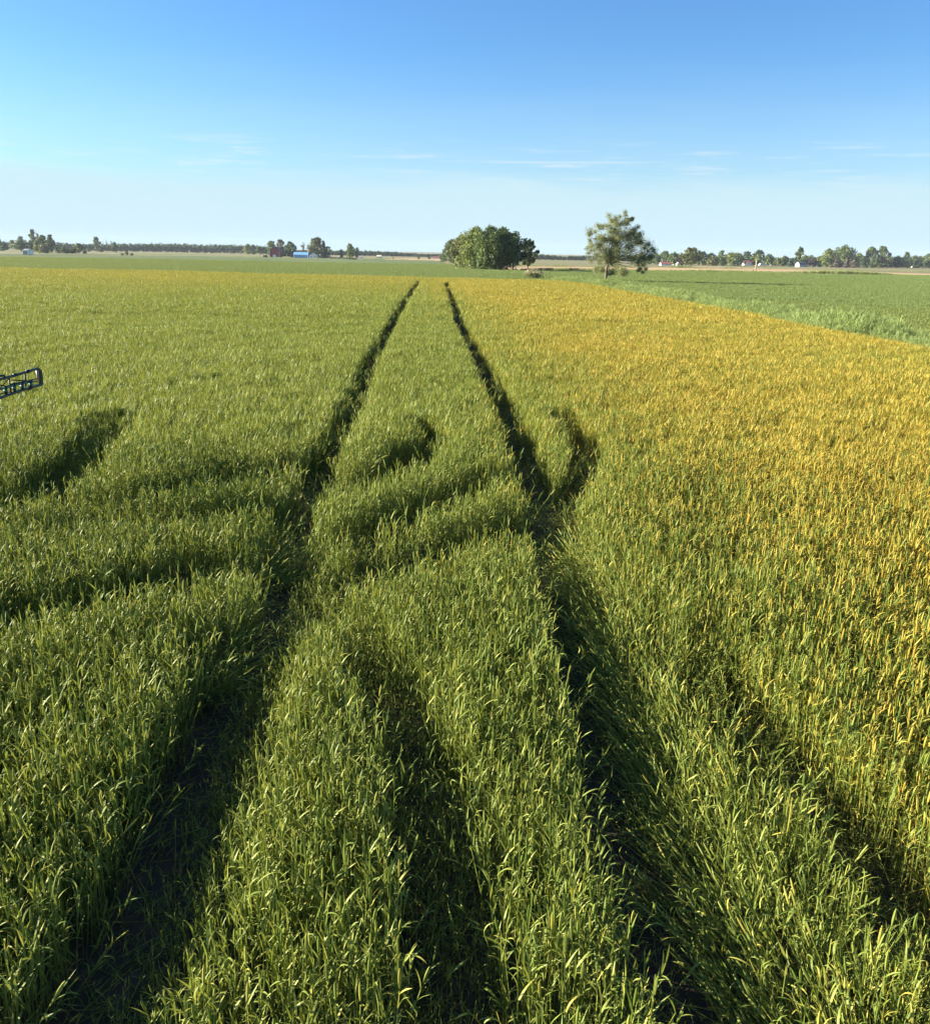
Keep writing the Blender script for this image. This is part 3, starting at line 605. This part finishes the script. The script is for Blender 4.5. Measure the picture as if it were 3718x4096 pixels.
# ------------------------------------------------------------------ buildings
M['red'] = plain('barn_red', (.27,.032,.032), .85, .2, .25, 1.5, stretch=(4,4,.4)); M['roofdark'] = plain('roof_dark', (.10,.105,.12), .8, .2, .2); M['white'] = plain('white_paint', (.78,.77,.72), .6, .3, .06)
M['blueroof'] = plain('blue_roof_metal', (.24,.50,.72), .5, .4, .10); M['bluewall'] = plain('blue_wall_metal', (.12,.30,.58), .5, .4, .12); M['redroof'] = plain('red_roof', (.30,.10,.085), .8, .2, .25); M['grey'] = plain('grey_siding', (.36,.37,.38), .7, .3, .12)
M['cream'] = plain('cream_paint', (.75,.70,.45), .7, .3, .1); M['pane'] = plain('window_glass', (.03,.04,.05), .12, .6, .1); M['pole'] = plain('weathered_pole', (.42,.35,.26), .85, .2, .25, 4, stretch=(1,1,.1)); M['darkwood'] = plain('dark_wood', (.07,.055,.045), .9, .1)
M['yellow'] = plain('sign_yellow', (.70,.42,.05), .5, .4, .05); M['metal'] = plain('grey_metal', (.35,.36,.37), .45, .5, .1, metal=.6)
M['bale'] = plain('straw', (.5,.42,.25), .9, .1, .25)
def P2(u, v, D): return atdepth(u, v, D)
def gable_house(name, u0, u1, vb, ve, vr, dpt, wallm, roofm, label, ridge='x', D=None, wins=2, cat='house', door=None, gambrel=False, doorw=.28):
    """house whose front spans u0..u1; ve eave, vr ridge; ridge along x (front eave) or along y (front gable)"""
    uc = (u0+u1)/2; y = ground(uc, vb)[1] if D is None else D; z0 = float(zt(y)); a = P2(u0, vb, y); b = P2(u1, vb, y); w = b[0]-a[0]; he = max(P2(uc, ve, y)[2]-z0, 1.2); hr = max(P2(uc, vr, y)[2]-z0, he+.5)
    root = empty(name, ((a[0]+b[0])/2, y, z0), label, cat); wl = MB(); rf = MB(); o = .3
    if ridge == 'x': pro = [(0,he),(dpt/2,hr),(dpt,he)]; X = lambda p, q: (q, p[0], p[1]); c0, c1 = -w/2, w/2
    elif gambrel: pro = [(-w/2,he),(-w*.34,he+(hr-he)*.55),(0,hr),(w*.34,he+(hr-he)*.55),(w/2,he)]; X = lambda p, q: (p[0], q, p[1]); c0, c1 = 0, dpt
    else: pro = [(-w/2,he),(0,hr),(w/2,he)]; X = lambda p, q: (p[0], q, p[1]); c0, c1 = 0, dpt
    if gambrel and ridge == 'x': pro = [(0,he),(dpt*.17,he+(hr-he)*.6),(dpt/2,hr),(dpt*.83,he+(hr-he)*.6),(dpt,he)]
    ring = [(pro[0][0], -.3)]+pro+[(pro[-1][0], -.3)]; n = len(ring)
    wl.add([X(p, c0) for p in ring]+[X(p, c1) for p in ring], [tuple(range(n)), tuple(range(n, 2*n))[::-1]]+[(0, n, n+1, 1), (n-2, 2*n-2, 2*n-1, n-1)])
    wl.build('wall', wallm, root)
    q = [(p[0]*(1.0), p[1]) for p in pro]; th = .18; s0, s1 = c0-o, c1+o
    dx = q[1][0]-q[0][0]; dz = q[1][1]-q[0][1]; ln = math.hypot(dx, dz); q[0] = (q[0][0]-dx/ln*o, q[0][1]-dz/ln*o); q[-1] = (q[-1][0]+dx/ln*o, q[-1][1]-dz/ln*o)
    m = len(q); up = [(p[0], p[1]+th) for p in q]; lo = [(p[0], p[1]+.02) for p in q]
    v = [X(p, s0) for p in up]+[X(p, s1) for p in up]+[X(p, s0) for p in lo]+[X(p, s1) for p in lo]; f = []
    for i in range(m-1): f += [(i, i+1, m+i+1, m+i), (2*m+i, 3*m+i, 3*m+i+1, 2*m+i+1), (i, 2*m+i, 2*m+i+1, i+1), (m+i, m+i+1, 3*m+i+1, 3*m+i)]
    f += [(0, m, 3*m, 2*m), (m-1, 3*m-1, 4*m-1, 2*m-1)]
    rf.add(v, f); rf.build('roof', roofm, root)
    for i in range(wins):
        cx = -w/2+w*(i+.5)/wins if wins > 1 else w*.2; ww = min(1.1, w/wins*.35); wb = MB(); wb.box((cx-ww/2, -.06, he*.42), (cx+ww/2, -.02, he*.78)); wo = wb.build('window', M['pane'], root)
        fb = MB()
        for s in (-1, 1): fb.box((cx+s*ww/2-.06, -.09, he*.42-.06), (cx+s*ww/2+.06, -.015, he*.78+.06))
        for zz in (he*.42-.03, he*.78+.03): fb.box((cx-ww/2+.06, -.085, zz-.05), (cx+ww/2-.06, -.018, zz+.05))
        fb.build('frame', M['white'], wo)
    if door:
        db = MB(); c = door[1]*w; db.box((c-w*doorw/2, -.08, 0), (c+w*doorw/2, -.02, he*door[2])); db.build('door', door[0], root)
    return root, w, he, hr, y
root, w, he, hr, y = gable_house('red_barn', 1079, 1118, 1029, 1005, 987, 16, M['red'], M['roofdark'], 'dark red gambrel roofed barn with a white door', 'y', None, 0, 'barn', (M['white'], -.02, .42), True, .30)
for a, b in ((w/2-.25, w/2+.05), (-w/2-.05, -w/2+.2)): tb = MB(); tb.box((a, -.07, -.1), (b, -.01, he)); tb.build('corner_trim', M['white'], root)
for a, b, c, d in ((-.36, .55, -.28, .72), (.28, .08, .36, .25)): sb = MB(); sb.box((w*a, -.07, he*b), (w*c, -.02, he*d)); sb.build('shutter', M['roofdark'], root)
root, w, he, hr, y = gable_house('blue_shed', 1174, 1231, 1032, 1019, 1009, 9, M['bluewall'], M['blueroof'], 'long light blue metal shed right of the red barn', 'x', None, 0, 'shed')
for a, b in ((-w/2-.12, -w/2+.35), (w/2-.3, w/2+.1)): tb = MB(); tb.box((a, -.1, -.1), (b, -.02, he)); tb.build('corner_trim', M['white'], root)
gable_house('farmhouse', 1238, 1266, 1030, 1022, 1013, 8, M['white'], M['white'], 'pale farmhouse half hidden behind the largest farmyard tree', 'y', 910, 2)
gable_house('farmhouse', 92, 111, 1007, 1002, 996, 8, M['grey'], M['grey'], 'pale grey roofed house left of the white trailer', 'x', 745, 2)
gable_house('cottage', 1506, 1524, 1029, 1026, 1021, 8, M['white'], M['cream'], 'tiny yellow roofed cottage before the low far wood', 'x', 1100, 2)
gable_house('cottage', 1438, 1448, 1030, 1027, 1024, 7, M['white'], M['grey'], 'tiny grey roofed cottage right of the long low hedge', 'x', 1050, 1)
gable_house('long_building', 1725, 1757, 1033, 1030, 1026, 9, M['white'], M['redroof'], 'long low building with a red roof left of the big clump', 'x', 1150, 3, 'building')
gable_house('farmhouse', 2643, 2681, 1062, 1056, 1048, 8, M['white'], M['redroof'], 'low house with a long red roof beside two poles', 'x', None, 3)
gable_house('garden_shed', 2705, 2717, 1062, 1056, 1050, 4, M['cream'], M['cream'], 'small yellow shed under the large spreading tree', 'y', None, 0, 'shed', (M['darkwood'], .1, .6))
gable_house('farmhouse', 2974, 3011, 1061, 1051, 1042, 8, M['white'], M['redroof'], 'white house with a dull red roof left of the tan utility pole', 'x', None, 3)
gable_house('farmhouse', 3040, 3064, 1062, 1047, 1037, 8, M['white'], M['grey'], 'two storey white house with a grey roof right of the tan utility pole', 'x', None, 3)
gable_house('farmhouse', 3085, 3099, 1062, 1047, 1038, 8, M['grey'], M['grey'], 'small pale house with a hipped looking grey roof', 'y', None, 1)
root, w, he, hr, y = gable_house('white_barn_shed', 3192, 3228, 1068, 1059, 1049, 7, M['grey'], M['roofdark'], 'grey shed with a white gambrel end right of the blue spruces', 'x', None, 1, 'shed', None, True)
gb = MB(); d_ = 7; gb.add([(-w/2-.05, p, q) for p, q in ((0,0),(0,he),(d_*.17,he+(hr-he)*.6),(d_*.5,hr),(d_*.83,he+(hr-he)*.6),(d_,he),(d_,0))]+[(-w/2-.02, p, q) for p, q in ((0,0),(0,he),(d_*.17,he+(hr-he)*.6),(d_*.5,hr),(d_*.83,he+(hr-he)*.6),(d_,he),(d_,0))],
    [(0,1,2,3,4,5,6), (13,12,11,10,9,8,7)]+[(i, i+7, (i+1)%7+7, (i+1)%7) for i in range(7)]); gb.build('gable_end', M['white'], root); root.rotation_euler.z = math.radians(17)
# white trailer, cars
def vehicle(name, u0, u1, vb, vt, body, label, cat, box=False, D=None):
    uc = (u0+u1)/2; y = ground(uc, vb)[1] if D is None else D; z0 = float(zt(y)); a = P2(u0, vb, y)[0]; b = P2(u1, vb, y)[0]; w = b-a; h = max(P2(uc, vt, y)[2]-z0, 1.3); root = empty(name, ((a+b)/2, y, z0), label, cat)
    mb = MB(); d = 1.9
    if box:
        pr = [(-w/2,.55),(w/2,.55),(w/2,h*.92),(w/2-.3,h),(-w/2+.3,h),(-w/2,h*.92)]
    else: pr = [(-w/2,.35),(w/2,.35),(w/2,.75),(w*.36,.85),(w*.24,h),(-w*.26,h),(-w*.38,.9),(-w/2,.8)]
    n = len(pr); mb.add([(p, 0, q) for p, q in pr]+[(p, d, q) for p, q in pr], [tuple(range(n)), tuple(range(n,2*n))[::-1]]+[(i, n+i, n+(i+1)%n, (i+1)%n) for i in range(n)]); mb.build('body', body, root)
    gl_ = MB()
    if box: gl_.box((-w*.14, -.03, h*.55), (-w*.05, .02, h*.78))
    else: gl_.add([(p, -.02, q) for p, q in ((-w*.34,.92),(w*.3,.9),(w*.2,h-.08),(-w*.23,h-.08))]+[(p, .03, q) for p, q in ((-w*.34,.92),(w*.3,.9),(w*.2,h-.08),(-w*.23,h-.08))], [(0,1,2,3),(7,6,5,4),(0,4,5,1),(1,5,6,2),(2,6,7,3),(3,7,4,0)])
    gl_.build('window', M['pane'], root)
    for s in ((-.3,.3) if not box else (-.08,.08)):
        wb = MB(); wb.tube([(w*s, -.05, .33), (w*s, .25, .33)], .33, 12); wb.build('wheel', M['darkwood'], root)
vehicle('white_trailer', 110, 131, 1008, 999, M['white'], 'white box trailer with one small window at the left farmstead', 'trailer', True, 715)
vehicle('parked_car', 3558, 3580, 1070, 1064, M['grey'], 'grey car parked under the dark rounded tree of the right grove', 'car')
vehicle('parked_car', 3585, 3603, 1070, 1063, M['metal'], 'silver car parked just right of the grey one', 'car')
vehicle('parked_car', 3643, 3656, 1071, 1065, M['white'], 'white van parked near the right edge of the picture', 'car')
vehicle('parked_car', 2690, 2698, 1062, 1058, M['white'], 'white car beside the red roofed house', 'car')
# poles
def pole(u, vb, vt, r, label, arm=0., mat='pole', lean=0., D=None, name='utility_pole', cat='utility pole', group=None):
    x, y = ground(u, vb) if D is None else (P2(u, vb, D)[0], D); z0 = float(zt(y)); h = P2(u, vt, y)[2]-z0; root = empty(name, (x, y, z0), label, cat, group); mb = MB(); mb.tube([(0,0,-.3),(lean*h*.5,0,h*.5),(lean*h,0,h)], [r,r*.85,r*.65], 8); mb.build('pole', M[mat], root, True)
    if arm:
        ab = MB(); ab.box((lean*h-arm, -.08, h-.75), (lean*h+arm, .08, h-.58)); ao = ab.build('crossarm', M['darkwood'], root)
        for s in (-.9, -.45, .45, .9): ib = MB(); ib.tube([(lean*h+s*arm, 0, h-.58), (lean*h+s*arm, 0, h-.36)], [.06,.04], 6); ib.build('insulator', M['grey'], ao)
    return root
pole(3018, 1092, 1036, .20, 'tan utility pole standing nearest, in the stubble strip', 0, 'pole', .03)
pole(3104, 1064, 1030, .18, 'grey utility pole right of the small pale house', 1.2)
pole(2666, 1062, 1029, .16, 'white pole above the middle of the red roofed house', 0, 'metal', D=955)
pole(2646, 1062, 1034, .16, 'thin pole at the left end of the red roofed house', 0, 'metal', D=955)
pole(2364, 1054, 1028, .15, 'distant pole seen through the left edge of the lone tree', 1.1)
pole(1660, 1046, 1011, .16, 'tallest pole in the distance left of the big clump', 1.2)
pole(1694, 1038, 1022, .16, 'short distant pole right of the tallest pole', 1.2)
pole(1756, 1040, 1021, .16, 'distant pole beside the end tree of the clump', 1.2)
pole(611, 1015, 998, .14, 'pole at the meadow edge before the left wood', 1.)
pole(673, 1017, 1005, .14, 'shorter pole at the meadow edge right of its twin', 0)
pole(3010, 1092, 1078, .14, 'short dark stump post leaning at the tan utility pole', 0, 'darkwood', -.08, name='stump_post', cat='post')
for u, vb, vt, lb in ((2682,1090,1082,'small dark post at the field edge below the red roofed house'), (2851,1093,1083,'dark post at the field edge below the broad road row'), (3228,1099,1089,'forked dark stump at the field edge below the white barn shed'), (3354,1102,1093,'dark stump at the field edge below the right grove')):
    r_ = pole(u, vb, vt, .14, lb, 0, 'darkwood', .15, name='stump_post', cat='post')
pole(2181, 1117, 1096, .05, 'thin dark post right of the flowering bush', 0, 'darkwood', -.05, name='field_post', cat='post')
root = pole(107, 1003, 921, .14, 'tall thin antenna mast among the trees of the left farmstead', 0, 'metal', -.02, name='antenna_mast', cat='antenna'); h = P2(107, 921, ground(107,1003)[1])[2]-float(zt(ground(107,1003)[1]))
ab = MB()
for zz, q in ((.97,1.1),(.93,.8),(.89,.6)): ab.tube([(-.02*h*zz-q, 0, h*zz), (-.02*h*zz+q, 0, h*zz)], .06, 4)
ab.build('aerial', M['metal'], root)
x, y = ground(242, 1013); root = empty('road_sign', (x, y, float(zt(y))), 'small yellow round road sign before the dark hedge row', 'sign'); mb = MB(); mb.tube([(0,0,0),(0,0,2.4)], .05, 6); mb.build('post', M['metal'], root); mb = MB(); mb.tube([(0,-.08,2.2),(0,-.04,2.2)], .55, 12); mb.build('sign_plate', M['yellow'], root)
x, y = ground(3317, 1068); mb = MB(); ph = np.linspace(0, 6.283, 15)[:-1]; mb.tube([(-.8,0,.95),(-.72,0,.95),(.72,0,.95),(.8,0,.95)], [.85,.95,.95,.85], 14); o = mb.build('straw_bale', M['bale'], None, False, (x, y, float(zt(y)))); tag(o, 'round tan straw bale at the left foot of the right grove', 'bale')
# long clipped hedge right of the barn yard
a = ground(1319, 1034); b = ground(1422, 1039); mb = MB()
for i in range(42):
    s = (i+U(0,1))/42; leaves(mb, (a[0]+(b[0]-a[0])*s, a[1]+(b[1]-a[1])*s, float(zt(a[1]))+.75), (1.3, 1.1, U(.7,1.15)), 26, 1.1, .2, .4)
tag(mb.build('hedge', M['spruce']), 'long low dark hedge running right from the farmyard', 'hedge')
# birds
def bird(u, v, D, span, rz, label):
    p = P2(u, v, D); mb = MB(); b = span*.5
    mb.tube([(0,-.42*b,.0),(0,-.25*b,0),(0,.1*b,0),(0,.4*b,.02*b),(0,.52*b,.03*b)], [.01*b,.09*b,.13*b,.09*b,.03*b], 8)
    for s in (-1, 1):
        top = [(0,.22*b,.05*b),(s*.5*b,.30*b,.24*b),(s*b,.02*b,.36*b),(s*.55*b,-.04*b,.22*b),(0,-.2*b,.03*b)]; mb.add(top+[(q[0],q[1],q[2]-.03*b) for q in top], [(0,1,2,3,4),(9,8,7,6,5)]+[(i,i+5,(i+1)%5+5,(i+1)%5) for i in range(5)])
    mb.add([(-.14*b,-.62*b,0),(.14*b,-.62*b,0),(.05*b,-.3*b,0),(-.05*b,-.3*b,0),(-.14*b,-.62*b,.02*b),(.14*b,-.62*b,.02*b),(.05*b,-.3*b,.02*b),(-.05*b,-.3*b,.02*b)], [(0,3,2,1),(4,5,6,7),(0,1,5,4),(1,2,6,5),(2,3,7,6),(3,0,4,7)])
    o = mb.build('bird', M['bird']); o.location = p; o.rotation_euler = (0,0,rz); tag(o, label, 'bird', 'birds in the sky')
M['bird'] = plain('bird_feather', (.05,.05,.055), .8, .2)
bird(2629, 659, 120, .34, .2, 'small bird with raised wings flying above the lone tree'); bird(3633, 716, 110, .20, 1.2, 'tiny dark bird near the right edge of the sky')
# ------------------------------------------------------------------ sprayer boom reaching in from the left
M['boom'] = plain('boom_dark_green', (.022,.050,.055), .38, .5, .25, 8); M['boomblk'] = plain('boom_black', (.018,.018,.02), .55, .4, .2, 8); M['nozzle'] = plain('nozzle_green', (.03,.13,.10), .4, .5, .1); M['brass'] = plain('worn_steel', (.28,.22,.17), .5, .5, .2, 20)
def bp(u, v, q=0.):
    """point of the boom truss: depth runs from 13 m at the tip to nearer at the left"""
    return P2(u, v, 13.-(165-u)*.0052+q)
root = empty('sprayer_boom', tuple(bp(80,1530)*np.array([1,1,0])), 'dark green sprayer boom tip with nozzles reaching in at the left edge', 'sprayer boom'); O = np.array(root.location)
def bt(name, pts, r, mat, parent=root, n=8, q=0.):
    mb = MB(); mb.tube([bp(*p)-O for p in pts], r, n); return mb.build(name, M[mat], parent, True)
bt('upper_rail', [(-420,1633),(0,1518),(80,1496),(152,1474)], .021, 'boom'); bt('lower_rail', [(-420,1752),(0,1592),(90,1560),(166,1538)], .022, 'boom')
mb = MB(); c = [bp(150,1472)-O, bp(163,1484)-O, bp(169,1540)-O, bp(158,1546)-O]; mb.add(c+[p+np.array([0,.05,0]) for p in c], [(0,1,2,3),(7,6,5,4),(0,4,5,1),(1,5,6,2),(2,6,7,3),(3,7,4,0)]); mb.build('end_guard', M['boomblk'], root)
bt('end_post', [(149,1480),(154,1524)], [.020,.016], 'brass', n=6)
for k, (a, b) in enumerate(((( -150,1556),(-140,1646)),((-60,1532),(-52,1614)),((37,1512),(46,1578)),((100,1494),(104,1546)))): bt('upright', [a, b], .015, 'boomblk', n=4)
for a, b in (((-140,1646),(-60,1535)),((-52,1612),(37,1514)),((46,1520),(150,1526)),((46,1537),(150,1515)),((-60,1590),(40,1568))): bt('brace', [a, b], .009, 'boomblk', n=4)
pipe = bt('spray_pipe', [(-300,1630),(0,1558),(60,1540),(95,1532),(135,1526)], .017, 'nozzle', q=.06)
for k, (u, v) in enumerate(((-120,1592),(-60,1580),(-8,1566),(24,1556),(58,1545),(90,1538),(124,1531))):
    p = bp(u, v)-O; mb = MB(); mb.tube([p+np.array([0,-.005,.03]), p+np.array([0,-.01,-.03]), p+np.array([0,-.01,-.075])], [.026,.03,.018], 8); nz = mb.build('nozzle_body', M['boomblk'], root, True)
    mb = MB(); mb.tube([p+np.array([.012,-.05,-.02]), p+np.array([.012,-.02,-.02])], [.022,.027], 10); mb.build('nozzle_cap', M['nozzle'], nz, True)
bt('hose', [(-200,1618),(-100,1575),(0,1540),(30,1546),(60,1530)], .010, 'boomblk')
bt('folded_arm', [(-200,1565),(-40,1508),(16,1502),(20,1508)], .016, 'boomblk')
for u, v in ((112,1486),(62,1500)): bt('clamp', [(u-5,v+1.4),(u+5,v-1.4)], .028, 'boomblk', n=8)
for u, v in ((118,1553),): bt('clamp', [(u-5,v+1.4),(u+5,v-1.4)], .029, 'boomblk', n=8)
# ------------------------------------------------------------------ camera, sun, sky, haze
cd = bpy.data.cameras.new('camera'); cam = bpy.data.objects.new('camera', cd); COL.objects.link(cam); sc.camera = cam
cd.sensor_fit = 'VERTICAL'; cd.sensor_height = 24; cd.lens = 24*F/4096; cd.clip_start = .05; cd.clip_end = 40000
from mathutils import Matrix
cam.matrix_world = Matrix([[RT[0],UP[0],-FW[0],0],[RT[1],UP[1],-FW[1],0],[RT[2],UP[2],-FW[2],H],[0,0,0,1]])
EL = math.radians(18); AZ = math.radians(-80)    # sun to the left and a little ahead (azimuth from +y towards +x)
sd = Vector((math.sin(AZ)*math.cos(EL), math.cos(AZ)*math.cos(EL), math.sin(EL)))
sl = bpy.data.lights.new('sun', 'SUN'); sl.energy = 5.; sl.angle = math.radians(.55); sl.color = (1,.90,.74); so = bpy.data.objects.new('sun', sl); COL.objects.link(so); so.rotation_euler = sd.to_track_quat('Z', 'Y').to_euler(); so.location = (-30,10,30)
w = bpy.data.worlds.new('World'); sc.world = w; w.use_nodes = True; nt = w.node_tree; nt.nodes.clear()
out = N(nt, 'ShaderNodeOutputWorld'); bg = N(nt, 'ShaderNodeBackground'); L(nt, bg.outputs[0], out.inputs[0]); bg.inputs[1].default_value = .0505
sky = N(nt, 'ShaderNodeTexSky', sky_type='NISHITA'); sky.sun_disc = False; sky.sun_elevation = EL; sky.sun_rotation = AZ; sky.air_density = 1.; sky.dust_density = .3; sky.ozone_density = 1.5
tc = N(nt, 'ShaderNodeTexCoord'); sp = N(nt, 'ShaderNodeSeparateXYZ'); L(nt, tc.outputs['Generated'], sp.inputs[0])
el = mth(nt, 'MULTIPLY', mth(nt, 'ARCSINE', sp.outputs[2]), 57.2958); az = mth(nt, 'MULTIPLY', mth(nt, 'ARCTAN2', sp.outputs[0], sp.outputs[1]), 57.2958)
def skyvec(a, b, off=0.):
    c = N(nt, 'ShaderNodeCombineXYZ'); val(nt, c.inputs[0], mth(nt, 'MULTIPLY', az, a)); val(nt, c.inputs[1], mth(nt, 'MULTIPLY', el, b)); c.inputs[2].default_value = off; return c.outputs[0]
n1 = noise(nt, 1., 5, .6, skyvec(.10, .8, 1.3)); n2 = noise(nt, 1., 6, .65, skyvec(.16, 2.6, 4.1)); n3 = noise(nt, 1., 3, .5, skyvec(.05, .3, 9.))
edge = mth(nt, 'ADD', el, mth(nt, 'MULTIPLY', mth(nt, 'SUBTRACT', n1, .5), -2.2))
veil = mth(nt, 'ADD', maprange(nt, edge, 5.0, 3.5, 0., .48), maprange(nt, edge, 12., 1.5, 0., .50))
streak = mth(nt, 'MULTIPLY', maprange(nt, n2, .50, .72), mth(nt, 'MULTIPLY', maprange(nt, el, 3.6, 4.8), maprange(nt, el, 7.0, 5.6)))
con = mth(nt, 'ABSOLUTE', mth(nt, 'SUBTRACT', mth(nt, 'ADD', el, mth(nt, 'MULTIPLY', az, -.004)), 5.42))
con = mth(nt, 'MULTIPLY', maprange(nt, con, .10, .02), mth(nt, 'MULTIPLY', maprange(nt, az, -1., 2.5), maprange(nt, az, 14., 8.)))
wisp = mth(nt, 'MAXIMUM', mth(nt, 'MULTIPLY', streak, .60), mth(nt, 'MULTIPLY', con, .38), clamp=True)
hsv = N(nt, 'ShaderNodeHueSaturation'); hsv.inputs['Saturation'].default_value = 1.08; hsv.inputs['Value'].default_value = 1.; L(nt, sky.outputs[0], hsv.inputs['Color'])
tn = N(nt, 'ShaderNodeMix', data_type='RGBA', blend_type='MULTIPLY'); tn.inputs[0].default_value = 1; L(nt, hsv.outputs[0], tn.inputs[6]); tn.inputs[7].default_value = (.50,.79,1.13,1)
L(nt, mix(nt, wisp, mix(nt, veil, tn.outputs[2], (3.35,4.5,5.05)), (4.3,4.9,5.1)), bg.inputs[0])
sc.view_settings.view_transform = 'Standard'; sc.view_settings.look = 'None'; sc.view_settings.exposure = 1.92; sc.view_settings.gamma = 1.; sc.view_settings.use_curve_mapping = False
HAZE = True
if HAZE:
    m, nt, out = newmat('haze'); vv = N(nt, 'ShaderNodeVolumePrincipled'); vv.inputs['Density'].default_value = .00006; vv.inputs['Color'].default_value = (.80,.90,1,1); L(nt, vv.outputs[0], out.inputs['Volume'])
    mb = MB(); mb.box((-3000,-60,-6.), (3000,3200,34.)); tag(mb.build('haze', m), 'thin blue air haze over the fields', kind='stuff')
sc.cycles.max_bounces = 8; sc.cycles.diffuse_bounces = 2; sc.cycles.glossy_bounces = 2; sc.cycles.transmission_bounces = 4; sc.cycles.transparent_max_bounces = 4; sc.cycles.volume_bounces = 0
sc.cycles.use_denoising = True; sc.cycles.denoiser = 'OPENIMAGEDENOISE'; sc.cycles.denoising_input_passes = 'RGB_ALBEDO_NORMAL'; sc.cycles.denoising_prefilter = 'ACCURATE'
